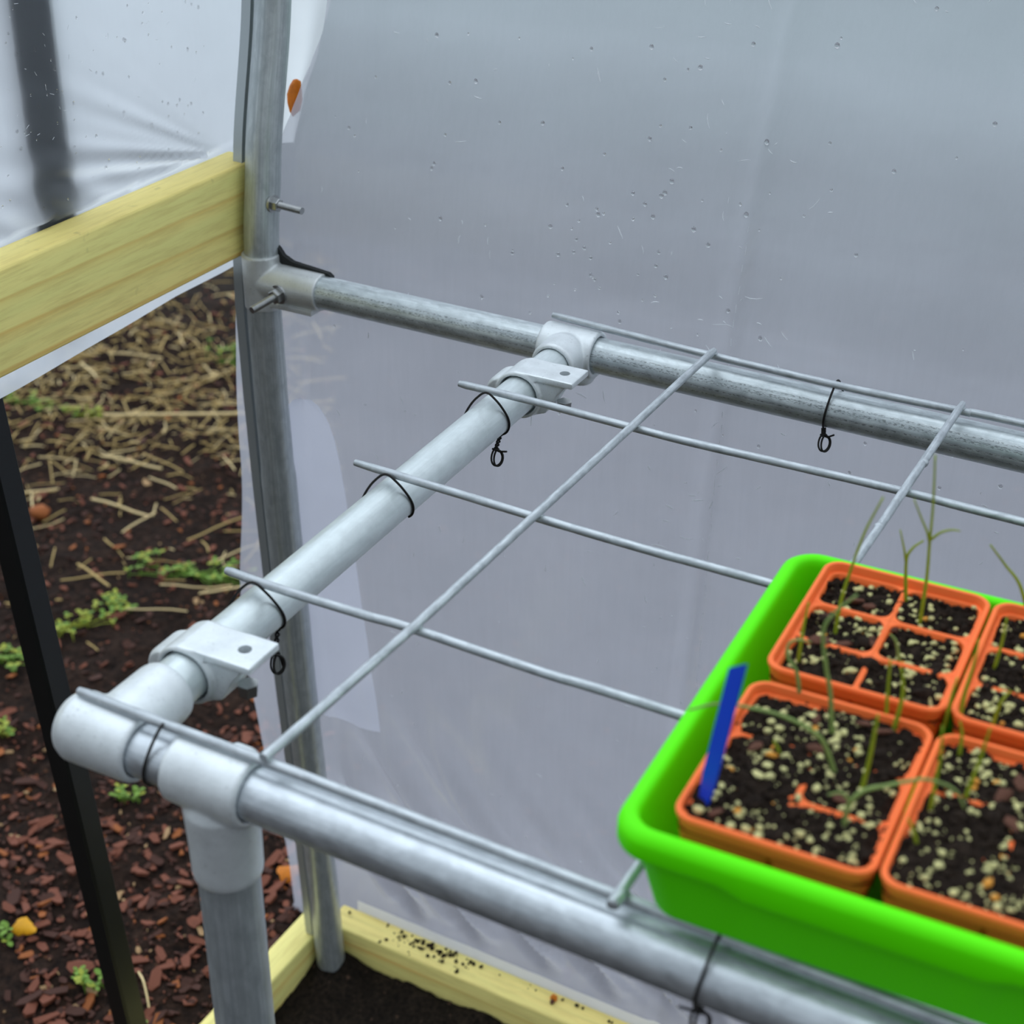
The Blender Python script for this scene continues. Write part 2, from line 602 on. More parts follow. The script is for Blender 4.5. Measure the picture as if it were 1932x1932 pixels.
# ---- side film
FX = [(-.99, -.585), (-.94, -.558), (-.72, -.548), (-.57, -.546), (-.39, -.5395), (-.2327, -.5236), (-.0914, -.5091), (-.0568, -.5055), (.0, -.492), (.05, -.478), (.08, -.465), (.1121, -.4503), (.126, -.4443), (.1522, -.4353), (.1709, -.4281), (.2038, -.4166), (.228, -.4143), (.30, -.405), (.46, -.385)]
def film_y(x, z):
    y = hy(z) + .0185
    if z < -.62:
        t = min(1, (-.62 - z) / .27); t = t * t * (3 - 2 * t)
        y = lerp(y, .702, t)
    u = (x + .45) * .80 + (z + .90) * .60
    w = exp(-((z + .84) / .17) ** 2) * min(1, max(0, (x + .44) / .05)) * (1.0 if x < .1 else exp(-((x - .1) / .3) ** 2))
    wl = exp(-((x + .40) / .16) ** 2) * exp(-((z + .70) / .16) ** 2) * min(1, max(0, (x + .44) / .04))
    fold = 2.6 * (.0045 * sin(u * 92 + 2 * nz(x, z, 2, 5)) + .003 * sin(u * 171 + 3 * nz(x, z, 4, 6))) * w
    fold += .008 * sin(((x + .45) * .93 + (z + .7) * .36) * 88) * wl
    fold *= min(1, max(0, (z + .878) / .05))
    if x > -.43:
        y += fold + (.003 * nz(x, z, 7, 5) * min(1, (x + .43) / .1) + .0035 * (1 + sin((x + .08) * 9)) * .5) * min(1, max(0, (z + .878) / .05))
        y += .004 * exp(-((x - .0 - .05 * z) / .006) ** 2)                     # the old fold line down the sheet
        if z > -.88: y += max(0, (x + .3)) * .012 * min(1, (z + .88) / .05)
    return max(y, .7003 if z < -.86 else 0)
g = G()
def side(a, b):
    z = lerp(-.985, .46, b)
    xl = interp(FX, z)
    x = lerp(xl, .95, a ** 1.35)
    y = film_y(x, z)
    if x < HX - .03:
        y += .006 * sin(z * 17) * min(1, (HX - .03 - x) / .05)
    return (x, y, z)
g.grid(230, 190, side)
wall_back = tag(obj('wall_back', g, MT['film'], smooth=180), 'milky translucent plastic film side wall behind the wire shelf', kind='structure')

# rounded paler tongue just inside the film
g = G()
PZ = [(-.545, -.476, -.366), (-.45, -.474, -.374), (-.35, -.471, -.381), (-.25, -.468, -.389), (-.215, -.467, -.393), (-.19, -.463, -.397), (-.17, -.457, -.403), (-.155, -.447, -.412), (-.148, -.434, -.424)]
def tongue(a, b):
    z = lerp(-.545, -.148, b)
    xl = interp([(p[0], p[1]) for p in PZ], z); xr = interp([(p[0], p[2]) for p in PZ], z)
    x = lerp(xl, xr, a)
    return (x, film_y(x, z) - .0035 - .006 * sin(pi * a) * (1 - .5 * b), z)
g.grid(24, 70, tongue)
obj('pale_tongue', g, MT['patch'], wall_back, 180, label='paler round-topped tongue over the film')

# white strip at the foot of the sheet, its lit brightness put into colour
g = G()
g.grid(200, 4, lambda a, b: (lerp(-.455, .95, a), max(.6995, film_y(lerp(-.455, .95, a), lerp(-.915, -.8865, b)) - .0012), lerp(-.915, -.8865 + .001 * nz(a * 30, 0, 2), b)))
obj('film_lit_foot', g, MT['lit_foot'], wall_back, 180, label='white strip along the board, painted as light on the film')

# fine scratches on the inner face
rng = random.Random(3)
g = G()
for i in range(290):
    x = rng.uniform(-.42, .52); z = rng.uniform(-.75, .33)
    if i < 70:
        x = rng.gauss(.0, .03) - .03; z = rng.uniform(-.6, .33)
    a = rng.choice([rng.uniform(-.3, .3), rng.uniform(1.1, 2.0), rng.uniform(-1.2, 1.2), rng.uniform(0, 3.1)])
    L = rng.choice([.0012, .002, .003, .004, .006]) * rng.uniform(.6, 1.4)
    w = rng.uniform(.0002, .0005)
    c = rng.uniform(-.4, .4)
    pth = []
    for k in range(4):
        t = k / 3 - .5
        px = x + cos(a + c * t) * L * t * 2; pz = z + sin(a + c * t) * L * t * 2
        pth.append((px, film_y(px, pz) - .0009, pz))
    g.tube(pth, [w * .4, w, w, w * .3], 5)
for i in range(46):
    z = -.62 + i * .0158 + rng.uniform(-.004, .004)
    px = .004 + .05 * z * .4 + rng.uniform(-.0006, .0006)
    l = rng.uniform(.004, .010)
    g.tube([(px, film_y(px, z) - .001, z), (px + rng.uniform(-.0006, .0006), film_y(px, z + l) - .001, z + l)], .00018, 4)
tag(obj('scratch_marks', g, MT['scratch'], wall_back), 'short whitish scratches and scuffs', kind='stuff')

# condensation drops
g = G()
for i in range(170):
    x = rng.uniform(-.40, .55); z = rng.uniform(-.10, .34)
    if i > 120: x, z = rng.gauss(-.10, .06), rng.gauss(.06, .05)
    r = rng.uniform(.0008, .0022)
    g.blob((x, film_y(x, z) - .0006, z), r, 0, .05, (1, .5, 1.2), None, 2, rng)
tag(obj('water_droplets', g, MT['drop'], wall_back, 180), 'clear water droplets clinging to the film', kind='stuff')

# ---- end film
def end_x(y, z):
    ang = math.atan2(z - .080, .640 - y); rr = sqrt((z - .08) ** 2 + (.64 - y) ** 2)
    x = -.5165
    if z > .088:
        w = exp(-(ang / .38) ** 2) * min(1, rr / .04) * exp(-(rr / .24) ** 2)
        x += w * (.0045 * (1 + sin(ang * 34)) + .003 * (1 + sin(ang * 57 + 1)))
        w2 = exp(-((z - .09) / .03) ** 2) * exp(-((y - .38) / .1) ** 2)
        x += .0022 * w2 * (1 + sin((y * .8 + z) * 160))
        x += .0015 * (1 + nz(y, z, 2, 6))
        x = max(x, -.5165)
    else:
        x = -.5160
    return x
g = G()
def endf(a, b):
    zb = -.0315 - .012 * max(0, (.55 - lerp(-.1, .705, a))) / .25 + .004 * nz(a, 0, 3, 9)
    y = lerp(-.1, .705, a)
    z = lerp(max(-.075, zb), .46, b)
    return (end_x(y, z), y, z)
g.grid(180, 150, endf)
wall_left = tag(obj('wall_left', g, MT['endfilm'], smooth=180), 'pale translucent plastic film end wall above the wooden rail', kind='structure')
g = G()
for i in range(150):
    y = rng.uniform(.28, .62); z = rng.uniform(.1, .33)
    r = rng.uniform(.0006, .0017)
    g.blob((end_x(y, z) + .0004, y, z), r, 0, .05, (.5, 1, 1.15), None, 2, rng)
tag(obj('water_droplets', g, MT['drop'], wall_left, 180), 'clear water droplets clinging to the film', kind='stuff')
g = G()
for i in range(70):
    y = rng.uniform(.28, .62); z = rng.uniform(.09, .33); a = rng.uniform(0, 3.1); L = rng.uniform(.0008, .0024)
    g.tube([(end_x(y, z) + .0008, y - cos(a) * L, z - sin(a) * L), (end_x(y, z) + .0008, y + cos(a) * L, z + sin(a) * L)], .0002, 4)
tag(obj('scratch_marks', g, MT['scratch'], wall_left), 'short whitish scratches and scuffs', kind='stuff')

# ---- bright film sheet added to lighten the gap behind the hoop top
g = G()
def gap_sheet(a, b):
    z = lerp(.055, .46, b)
    x = lerp(-.56, interp([(.05, -.532), (.10, -.516), (.16, -.490), (.21, -.472), (.30, -.452), (.46, -.42)], z), a)
    return (x, .765 + .004 * sin(a * 9 + b * 3), z)
g.grid(30, 30, gap_sheet)
tag(obj('gap_film', g, MT['gap_sheet'], smooth=180), 'bright film sheet added outside the corner behind the hoop top', 'film')

# ---- boards
def board(name, lo, hi, mat, label, bev=.003):
    g = G(); g.box(lo, hi)
    me = mesh(name, g, mat, Vector(lo), 0)
    bm = bmesh.new(); bm.from_mesh(me)
    bmesh.ops.subdivide_edges(bm, edges=[e for e in bm.edges if e.calc_length() > .3], cuts=6, use_grid_fill=True)
    bmesh.ops.bevel(bm, geom=[e for e in bm.edges if e.calc_face_angle(0) > .5], offset=bev, segments=3, profile=.5, affect='EDGES')
    bm.to_mesh(me); bm.free()
    me.polygons.foreach_set('use_smooth', [True] * len(me.polygons)); me.set_sharp_from_angle(angle=math.radians(30))
    o = bpy.data.objects.new(name, me); COL.objects.link(o); o.location = lo
    return tag(o, label, 'board')
board('wooden_rail', (-.5135, -.25, -.0025), (-.4775, .640, .0845), MT['woody'], 'yellow-green treated pine rail crossing the end wall at shelf height')
board('base_board', (-.4745, .6605, -.985), (.95, .698, -.899), MT['woodx'], 'long treated pine base board with soil crumbs under the film side wall')
board('base_board', (-.514, -.2, -.985), (-.4785, .668, -.904), MT['woody'], 'short stained pine base board under the end opening, beside the post foot')

# ================================================================== GREENHOUSE HOOP
HO = Vector((HX, hy(-.95), -.985))
hoop = thing('greenhouse_hoop', HO, 'curved galvanised steel hoop tube standing in the corner of the film walls', 'greenhouse frame')
zs = [-.975 + i * .0145 for i in range(100)]
zs = [z for z in zs if z <= .455]
g = G()
g.tube([(HX, hy(z), z) for z in zs], [.0166 if z > -.226 else .0178 for z in zs], 40)
obj('hoop_tube', g, MT['hoop'], hoop, 50)
# film locking channel on the outer side of the hoop: open C section swept along the hoop
g = G()
prof = [(-.0085, -.010), (-.0185, -.010), (-.0185, -.0075), (-.0115, -.006), (-.0115, .006), (-.0185, .0075), (-.0185, .010), (-.0085, .010)]
loops = []
for z in zs:
    if z < -.905: continue
    x0 = HX - .0115
    loops.append([(x0 + px, hy(z) + .004 + py, z) for px, py in prof])
g.loft(loops, True, True, True)
obj('locking_channel', g, MT['hoop'], hoop, 35, label='narrow metal channel beside the tube')
def bolt(name, A, d, L, rn, r, parent):
    A = Vector(A); d = Vector(d).normalized()
    g = G()
    ref = Vector((0, 0, 1)); N = (ref - d * ref.dot(d)).normalized(); B = d.cross(N)
    hexa = lambda t, rr: [A + d * t + (N * cos(pi / 3 * k) + B * sin(pi / 3 * k)) * rr for k in range(6)]
    g.ring(A, d, [(-.001, rn * 1.35), (.0012, rn * 1.35), (.0012, .001), (-.001, .001)], 24)
    g.loft([hexa(.001, rn), hexa(.0015, rn * 1.03), hexa(.0072, rn * 1.03), hexa(.0078, rn * .9)], True, True, True)
    pr = []
    k = int(L / .0007)
    for i in range(k):
        t = .006 + (L - .006) * i / (k - 1)
        pr.append((t, r * (1.0 if i % 2 else .88)))
    pr = [(pr[0][0], 0)] + pr + [(L, 0)]
    g.ring(A, d, pr, 16, close=False)
    return obj(name, g, MT['steel'], parent, 30)
bolt('bolt', (HX + .0155, hy(.052) - .004, .0525), (1, -.06, -.02), .034, .0062, .0034, hoop)

# ================================================================== SHELF FRAME
PR = .0155
AZ = -.0235
FY, BY = -.002, .609
CX0, CX1 = -.113, -.130            # cross rail x at y = 0 and y = .6
CDIR = Vector((CX1 - CX0, .6, 0)).normalized()
def cx(y): return CX0 + (CX1 - CX0) * y / .6
frame = thing('shelf_frame', (-.036, FY, -1.0), 'galvanised pipe bench frame carrying the wire mesh shelf', 'shelf frame')
g = G(); g.tube([(-.125 + i * .05, FY, AZ) for i in range(18)], PR, 44, up=(0, 0, 1))
obj('front_rail', g, MT['front'], frame)
g = G(); g.tube([(HX + .02 + i * .05, BY, AZ) for i in range(24)], PR, 44, up=(0, -.3, 1))
obj('back_rail', g, MT['back'], frame)
g = G(); g.tube([(cx(y), y, AZ) for y in [.01 + i * .045 for i in range(14)]], .0157, 44)
obj('cross_rail', g, MT['cross'], frame)
LX = -.0365
g = G(); g.tube([(LX + .0015 * t, FY, -.05 - .93 * t) for t in [i / 14 for i in range(15)]], .0178, 44, up=(0, -1, 0))
obj('leg', g, MT['leg'], frame)

FR, FB = .0206, .0163               # fitting outer radius, bore
def sleeve(a, b, ro=FR, ri=FB, e=.0022):
    return [(a, ri), (a, ro - e), (a + e * .3, ro - e * .3), (a + e, ro), (b - e, ro), (b - e * .3, ro - e * .3), (b, ro - e), (b, ri)]
# corner elbow: closed rounded outer end, branch to the cross rail
g = G()
cpt = Vector((cx(0), FY, AZ))
g.ring(cpt, (1, 0, 0), [(-.0315, 0), (-.0308, .012), (-.0280, .0185), (-.022, FR + .0008), (.018, FR), (.0216, FR - .0004), (.0234, FR - .0022), (.0234, FB), (.014, FB), (.014, 0)], 48, close=False)
g.ring(cpt, CDIR, [(0, 0), (0, FR + .0002), (.046, FR - .0002), (.0505, FR - .0010), (.0518, FR - .0026), (.0518, FB), (.040, FB), (.040, 0)], 48, close=False)
obj('elbow_fitting', baked('elbow_fitting', g, MT['cast'], .0011, 3, off=frame.location), MT['cast'], frame)
# tee carrying the leg
g = G()
tpt = Vector((LX, FY, AZ))
g.ring(tpt, (1, 0, 0), sleeve(-.0268, .0245, FR + .0002), 48)
g.ring(tpt, (0, 0, -1), [(.004, FB), (.004, FR - .003), (.0165, FR + .001), (.040, FR), (.062, FR - .0003), (.0655, FR - .001), (.0668, FR - .0026), (.0668, FB)], 48)
g.ring(tpt + Vector((.004, .008, .012)), (1, 0, 0), [(0, 0), (0, .0085), (.011, .0085), (.0135, .007), (.0135, 0)], 24, close=False)
obj('tee_fitting', baked('tee_fitting', g, MT['cast'], .0011, 3, off=frame.location), MT['cast'], frame)
# saddle tee on the back rail
g = G()
bpt = Vector((cx(BY), BY, AZ))
g.ring(bpt, (1, 0, 0), sleeve(-.0265, .0255, FR), 48)
g.ring(bpt, -CDIR, [(.004, FB), (.004, FR - .003), (.0165, FR + .0006), (.030, FR), (.0385, FR - .0004), (.0408, FR - .0024), (.0408, FB)], 48)
g.ring(bpt + Vector((.012, -.006, -.004)), (0, 0, -1), [(0, 0), (0, .012), (.018, .012), (.021, .010), (.021, 0)], 24, close=False)
obj('tee_fitting', baked('tee_fitting', g, MT['cast'], .0011, 3, off=frame.location), MT['cast'], frame)
# fixing clamps with a flat drilled tab
def clamp(y, width, left=1.0):
    c = Vector((cx(y), y, AZ))
    ex = Vector((CDIR.y, -CDIR.x, 0))       # tab direction, to +x
    g = G(); h = width / 2
    Ro = FR
    g.ring(c, CDIR, sleeve(-h, h, Ro, FB + .0012, .002), 48)
    # second, hinged lobe on the outer side
    q = c - ex * .0155 - Vector((0, 0, .0045))
    g.ring(q, CDIR, [(-h * .8, 0), (-h * .8, .0145), (-h * .6, .0165), (h * .6, .0165), (h * .8, .0145), (h * .8, 0)], 32, close=False)
    Mx = Matrix.Identity(4)
    for i in range(3):
        Mx[i][0] = ex[i]; Mx[i][1] = CDIR[i]; Mx[i][2] = (0, 0, 1)[i]; Mx[i][3] = c[i]
    top = Ro
    b = len(g.v)
    g.box((-.004, -h * .92, top - .0056), (.0485, h * .92, top), 0, Mx)              # tab plate
    # web below the tab
    lp = lambda yy: [Mx @ Vector(p) for p in ((.0100, yy, top - .003), (.0440, yy, top - .003), (.0330, yy, .004), (.0240, yy, -.012), (.0100, yy, -.0175))]
    g.loft([lp(-h * .78), lp(h * .60)], True, True, True)
    cut = G()
    # bore through the collar and the bolt hole
    cut.tube([c - CDIR * (h + .01), c + CDIR * (h + .01)], FB + .0012, 40)
    hp = Mx @ Vector((.0345, 0, 0))
    cut.tube([hp + Vector((0, 0, -.004)), hp + Vector((0, 0, .05))], .0043, 28)
    me = baked('pipe_clamp', g, MT['cast'], .00095, 3, cut, frame.location, 32)
    o = obj('pipe_clamp', me, MT['cast'], frame)
    g2 = G()
    hexa = lambda t, rr: [Mx @ Vector((.0345 + cos(pi / 3 * k) * rr, sin(pi / 3 * k) * rr, t)) for k in range(6)]
    g2.loft([hexa(-.012, .0060), hexa(-.004, .0066)], True, True, True)
    obj('nut', g2, MT['steel'], o, 30)
    return o
clamp(.0815, .034)
clamp(.5215, .034)
# pressed sheet bracket joining the back rail to the hoop
g = G()
g.ring((HX, hy(-.02) - .0008, AZ), (0, 0, 1), [(-.0265, 0), (-.0265, .0184), (.0265, .0184), (.0265, 0)], 48, close=False)
g.ring((HX, BY - .0006, AZ), (1, 0, 0), [(0, 0), (0, .0185), (.040, .0178), (.069, .0176), (.069, 0)], 48, close=False)
g.box((HX + .004, BY - .012, AZ - .0215), (HX + .062, BY + .010, AZ - .0165))
br = obj('hoop_bracket', baked('hoop_bracket', g, MT['sheet'], .001, 6, off=frame.location), MT['sheet'], frame)
bolt('bolt', (HX + .0305, BY - .0172, AZ - .0035), (-.15, -1, -.12), .036, .0070, .0036, br)
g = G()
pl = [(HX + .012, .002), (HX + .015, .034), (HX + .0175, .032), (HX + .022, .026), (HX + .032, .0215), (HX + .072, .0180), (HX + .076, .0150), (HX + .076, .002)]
g.loft([[(x, BY + .004, AZ + z) for x, z in pl], [(x, BY + .009, AZ + z) for x, z in pl]], True, True, True)  # black wedge standing in for the shadow gap between the bracket halves
obj('shaded_back_plate', g, MT['gap_shade'], br, 30, label='rear bracket plate blackened as the shadow gap')

# ================================================================== WIRE MESH SHELF
RW = {
 'r0': [[-.1544, .6185], [-.0563, .6114], [-.0028, .6081], [.1074, .6045], [.2045, .6073], [.2525, .6095], [.62, .612]],
 'r1': [[-.1545, .4585], [-.0957, .4592], [.0012, .4565], [.044, .4558], [.1196, .4582], [.205, .4605], [.2883, .4592], [.62, .459]],
 'r2': [[-.1521, .3072], [-.0027, .302], [.0853, .3003], [.1715, .3012], [.62, .303]],
 'r3': [[-.142, .1444], [-.1004, .1433], [-.0386, .1445], [-.0041, .1465], [.0887, .1452], [.1695, .147], [.62, .148]],
 'r4': [[-.1349, -.0003], [-.0736, -.0006], [-.0065, .0002], [.0292, .0003], [.2033, .0003], [.62, .0003]],
 'c1': [[.0004, .6075], [.0002, .5483], [.0006, .4504], [.0004, .2965], [.0006, .1953], [.0004, .1427], [-.0016, .0451], [-.0032, -.0032]],
 'c2': [[.2051, .61], [.2066, .4535], [.2072, .3513], [.2058, .0204], [.2079, -.0036]],
 'c3': [[.412, .61], [.413, .3], [.4135, -.0036]],
}
meshobj = thing('wire_mesh_shelf', (.2, .3, 0), 'welded galvanised wire grid laid across the pipe frame', 'wire mesh')
WR = .00305
for k, pts in RW.items():
    z = 0.0 if k[0] == 'r' else .0052
    P = catmull([(x, y, z + (0 if k not in ('r0',) or x < -.1 else 0)) for x, y in pts], 10)
    rr = [WR * (1 + .05 * nz(p.x, p.y, 0, 60)) for p in P]
    rr[0] = WR * .8
    g = G(); g.tube(P, rr, 14)
    # weld beads
    if k[0] == 'c':
        for q in ('r0', 'r1', 'r2', 'r3', 'r4'):
            t = {'c1': .0, 'c2': .206, 'c3': .413}[k]
            yq = interp([(a, b) for a, b in RW[q]], t)
            xq = interp([(b, a) for a, b in reversed(pts)], yq)
            g.blob((xq, yq, .0024), .0034, 0, .12, (1, 1, .7), None, 2, rng)
        if k == 'c2':
            for yq in (.395, .50):
                g.blob((.2069, yq, .0052), .0036, 0, .08, (1, 1.1, .95), None, 2, rng)
    obj('wire_rod', g, MT['wire'], meshobj, 60)

# ================================================================== TIE WIRES
def tie(A, ax, wy, spread, a0, a1, label, knot=None, bend=0, rp=PR, tail=(.012, 0, .002)):
    """loop of tie wire round a pipe (centre A, axis ax) and the rod resting on it; wy: angle of the rod"""
    A = Vector(A); ax = Vector(ax).normalized()
    up = Vector((0, 0, 1)); sd = ax.cross(up).normalized()
    P = []
    n = 56
    for i in range(n + 1):
        t = i / n
        a = lerp(a0, a1, t)
        d = (a - wy + pi) % (2 * pi) - pi
        r = rp + .0012 + .0062 * exp(-(d / .62) ** 2) + .0024 * exp(-(d / .22) ** 2)
        P.append(A + (up * cos(a) + sd * sin(a)) * r + ax * (spread * (.5 - t) * 2 + bend * sin(pi * t)))
    g = G(); g.tube(P, .00092, 8)
    o = obj('tie_wire', g, MT['tie'], smooth=60)
    tag(o, label, 'tie wire', 'dark tie wires holding the wire grid to the pipes')
    if knot:
        st = P[-1]
        K = st + (Vector(knot) - st) * .55
        g = G()
        tw = []
        for ph in (0, pi):
            tw = []
            for i in range(36):
                t = i / 35
                tw.append(st.lerp(K, t) + Vector((cos(t * 15 + ph), sin(t * 15 + ph) * .7, .25 * cos(t * 15 + ph))) * .0013)
            g.tube(tw, .0008, 7)
        for k, off in enumerate((0, .0016)):
            w = .0042 - .0008 * k
            lp = [K + Vector((off + w * sin(q) + .0012 * sin(q * .5), .0022 * sin(q * 1.3), -.0058 + .0066 * cos(q))) for q in [pi * 2.05 * i / 26 for i in range(27)]]
            g.tube(lp, .0008, 7)
        g.tube([K + Vector((-.003, 0, .001)), K + Vector((.003, .001, -.0005)), K + Vector(tail) * .85], .0008, 7)
        obj('knot', g, MT['tie'], o, 60, off=Vector())
    return o
def ct(y): return (cx(y), y, AZ)
tie(ct(.4545), CDIR, 0, -.009, -1.35, 2.75, 'dark tie wire on the cross pipe beside the back clamp, with dangling knot', (cx(.45) + .012, .438, AZ - .028))
tie(ct(.3035), CDIR, 0, -.010, -1.35, 2.5, 'dark tie wire half way along the cross pipe, without any visible knot')
tie(ct(.142), CDIR, 0, -.010, -1.4, 2.7, 'dark tie wire on the cross pipe beside the front clamp tab', (cx(.13) + .026, .118, AZ - .026), tail=(.004, .004, -.012))
tie((-.0745, FY, AZ), (1, 0, 0), 0, .006, -1.2, 3.4, 'dark tie wire round the front rail between elbow and tee', (-.070, FY + .004, AZ - .024), tail=(.014, 0, .006))
tie((.1045, BY, AZ), (1, 0, 0), 0, .003, -1.2, 2.6, 'dark tie wire on the back rail with knot against the film', (.1035, BY - .012, AZ - .0255), tail=(.010, 0, .004))
tie((.2555, FY, AZ), (1, 0, 0), 0, .004, -1.2, 2.85, 'dark tie wire on the front rail below the green tray', (.252, FY - .004, AZ - .029), tail=(-.012, 0, -.002))

# ================================================================== SEED TRAY
YAW = .045
T0 = Vector((.2028, -.0172, .0083))
def rrect(x0, y0, x1, y1, r, n=7):
    out = []
    for cxx, cyy, a0 in ((x1 - r, y1 - r, 0), (x0 + r, y1 - r, pi / 2), (x0 + r, y0 + r, pi), (x1 - r, y0 + r, 3 * pi / 2)):
        for i in range(n + 1):
            a = a0 + pi / 2 * i / n
            out.append((cxx + r * cos(a), cyy + r * sin(a)))
    return out
TW, TD, TH = .241, .280, .0485
def densify(lp, seg=.012):
    out = []
    for (a, b) in zip(lp, lp[1:] + lp[:1]):
        k = max(1, int(math.dist(a, b) / seg + .5))
        out += [(lerp(a[0], b[0], i / k), lerp(a[1], b[1], i / k)) for i in range(k)]
    return out
_ref = rrect(0, 0, TW, TD, .020)
_cnt = [max(1, int(math.dist(a, b) / .012 + .5)) for a, b in zip(_ref, _ref[1:] + _ref[:1])]
def tloop(ins, z, r, skirt=0, ix=None):
    ix = ins if ix is None else ix
    lp = rrect(ix, ins, TW - ix, TD - ins, r)
    out = []
    for (a, b), k in zip(zip(lp, lp[1:] + lp[:1]), _cnt):
        for i in range(k):
            x, y = lerp(a[0], b[0], i / k), lerp(a[1], b[1], i / k)
            dz = 0
            if skirt and (y < .03 or y > TD - .03) and .066 < x < TW - .066: dz = -.0042
            if skirt and (x < .03 or x > TW - .03) and .09 < y < TD - .09: dz = -.003
            out.append((x, y, z + dz))
    return out
g = G()
g.loft([tloop(.0085, .0, .014, 0, .0215), tloop(.0070, .0004, .015, 0, .0198), tloop(.0062, .002, .016, 0, .0188), tloop(.0056, TH - .0150, .018, 1, .0078), tloop(.0054, TH - .0146, .018, 1, .0076),
        tloop(.0012, TH - .0150, .0195, 1), tloop(.0003, TH - .0143, .020, 1), tloop(.0, TH - .0130, .020, 1), tloop(.0, TH - .0056, .020), tloop(.0003, TH - .0044, .020),
        tloop(.0014, TH - .0022, .0195), tloop(.0034, TH - .0006, .018), tloop(.0055, TH, .016), tloop(.0080, TH - .0004, .014), tloop(.0096, TH - .0022, .012),
        tloop(.0102, TH - .006, .0115), tloop(.0130, .0045, .011, 0, .0205), tloop(.015, .0022, .010, 0, .024)], True, True, True)
tray = obj('seed_tray', g, MT['green'], smooth=50, off=Vector())
tray.location = T0; tray.rotation_euler = (0, 0, YAW)
tag(tray, 'bright lime green plastic seed tray standing on the wire shelf', 'tray')
TM = Matrix.Translation(T0) @ Matrix.Rotation(YAW, 4, 'Z')

# ---- orange six cell packs
PW, PD, PHt = .0945, .1195, .0500       # size and rim height above the tray floor
PZ0 = .0025
def pack(px, py, seed, label, fill):
    R = random.Random(seed)
    loc = TM @ Vector((px, py, PZ0))
    root = thing('cell_pack', loc, label, 'cell pack', 'orange cell packs in the green tray', YAW)
    H = PHt
    g = G()
    def lp(ins, z, r): return [(x, y, z) for x, y in rrect(ins, ins, PW - ins, PD - ins, r, 6)]
    g.loft([lp(.0016, H - .0085, .0095), lp(.0006, H - .0030, .010), lp(.0, H - .0026, .0105), lp(.0, H - .0009, .0105), lp(.0007, H - .0002, .010), lp(.0016, H, .009), lp(.0025, H - .0003, .0085), lp(.0030, H - .0014, .008), lp(.0036, H - .0105, .0075)])
    # six tapered cups with a web of dividers between them
    zt = H - .0052
    cwx = (PW - .0072) / 2; cwy = (PD - .0072) / 3
    for i in range(2):
        for j in range(3):
            x0 = .0036 + i * cwx; y0 = .0036 + j * cwy
            c = lambda ins, z, r: [(x, y, z) for x, y in rrect(x0 + ins, y0 + ins, x0 + cwx - ins, y0 + cwy - ins, r, 5)]
            g.loft([c(-.0014, zt - .0045, .006), c(.0016, .020, .006), c(.0042, .0, .006)], True, False, False)
            g.loft([c(.0042, .0, .006), c(.0045, .001, .006)], True, False, True)
            # rim of the cup opening: flat web from the cell outline to a rounded hole
            outer = []
            hole = c(.0010, zt, .0065)
            hole2 = c(.0015, zt - .0005, .0065)
            hole3 = c(.0019, zt - .007, .0065)
            sq = c(-.0001, zt, .0002)
            g.loft([sq, hole, hole2, hole3])
    obj('pack_shell', mesh('pack_shell', g, MT['orange'], Vector(), 45), MT['orange'], root)
    # soil
    def sz(x, y):
        f = fill + .0016 * nz(x * 1 + seed, y, 1, 70) + .0022 * nz(x + seed, y, 7, 190) + .0013 * nz(x, y + seed, 3, 420)
        f += .0042 * nz(x + seed * 3, y, 2, 24)
        ex = min(x - .003, PW - .003 - x, y - .003, PD - .003 - y)
        if ex < .004: f -= .0015
        return H - .0058 + min(f, .0034)
    g = G()
    g.grid(96, 120, lambda a, b: (lerp(.0032, PW - .0032, a), lerp(.0032, PD - .0032, b), sz(lerp(.0032, PW - .0032, a), lerp(.0032, PD - .0032, b))))
    for i in range(900):
        x, y = R.uniform(.005, PW - .005), R.uniform(.005, PD - .005)
        r = R.choice([.0008, .0010, .0013, .0016, .0021]) * R.uniform(.7, 1.2)
        g.blob((x, y, sz(x, y) + r * .2), r, 0, .35, (1, 1, .8), Matrix.Rotation(R.uniform(0, 6), 3, 'Z'), 1, R)
    for i in range(9):
        x, y = R.uniform(.012, PW - .012), R.uniform(.012, PD - .012)
        g.blob((x, y, sz(x, y)), R.uniform(.003, .0055), 0, .22, (1.2, 1, .7), Matrix.Rotation(R.uniform(0, 6), 3, 'Z'), 2, R)
    tag(obj('potting_soil', mesh('potting_soil', g, MT['clump'], Vector(), 60), None, root), 'dark crumbly potting soil', kind='stuff')
    g = G()
    for i in range(420):
        x, y = R.uniform(.006, PW - .006), R.uniform(.006, PD - .006)
        # granules gather on one side of each cell
        if nz(x + seed, y, 5, 45) < -.12 and R.random() < .7: continue
        r = R.choice([.0005, .0006, .0008, .0009, .0011, .0013, .0017, .0021]) * R.uniform(.8, 1.15)
        g.blob((x, y, sz(x, y) + r * .55), r, 1 if R.random() < .05 else 0, .32, (R.uniform(.8, 1.5), 1, .8), Matrix.Rotation(R.uniform(0, 6), 3, 'Z'), 1, R)
    tag(obj('perlite_granules', mesh('perlite_granules', g, [MT['perlite'], MT['vermic']], Vector(), 70), None, root), 'pale yellowish granules scattered over the soil', kind='stuff')
    g = G()
    for i in range(7):
        x, y = R.uniform(.012, PW - .012), R.uniform(.012, PD - .012)
        q = Matrix.Rotation(R.uniform(0, 6), 3, 'Z') @ Matrix.Rotation(R.uniform(-.5, .5), 3, 'X')
        g.blob((x, y, sz(x, y) + .0022), R.uniform(.003, .005), 0, .25, (1.5, .8, .45), q, 1, R)
    tag(obj('bark_bits', mesh('bark_bits', g, MT['bark'], Vector(), 40), None, root), 'reddish brown bark fragments', kind='stuff')
    return root
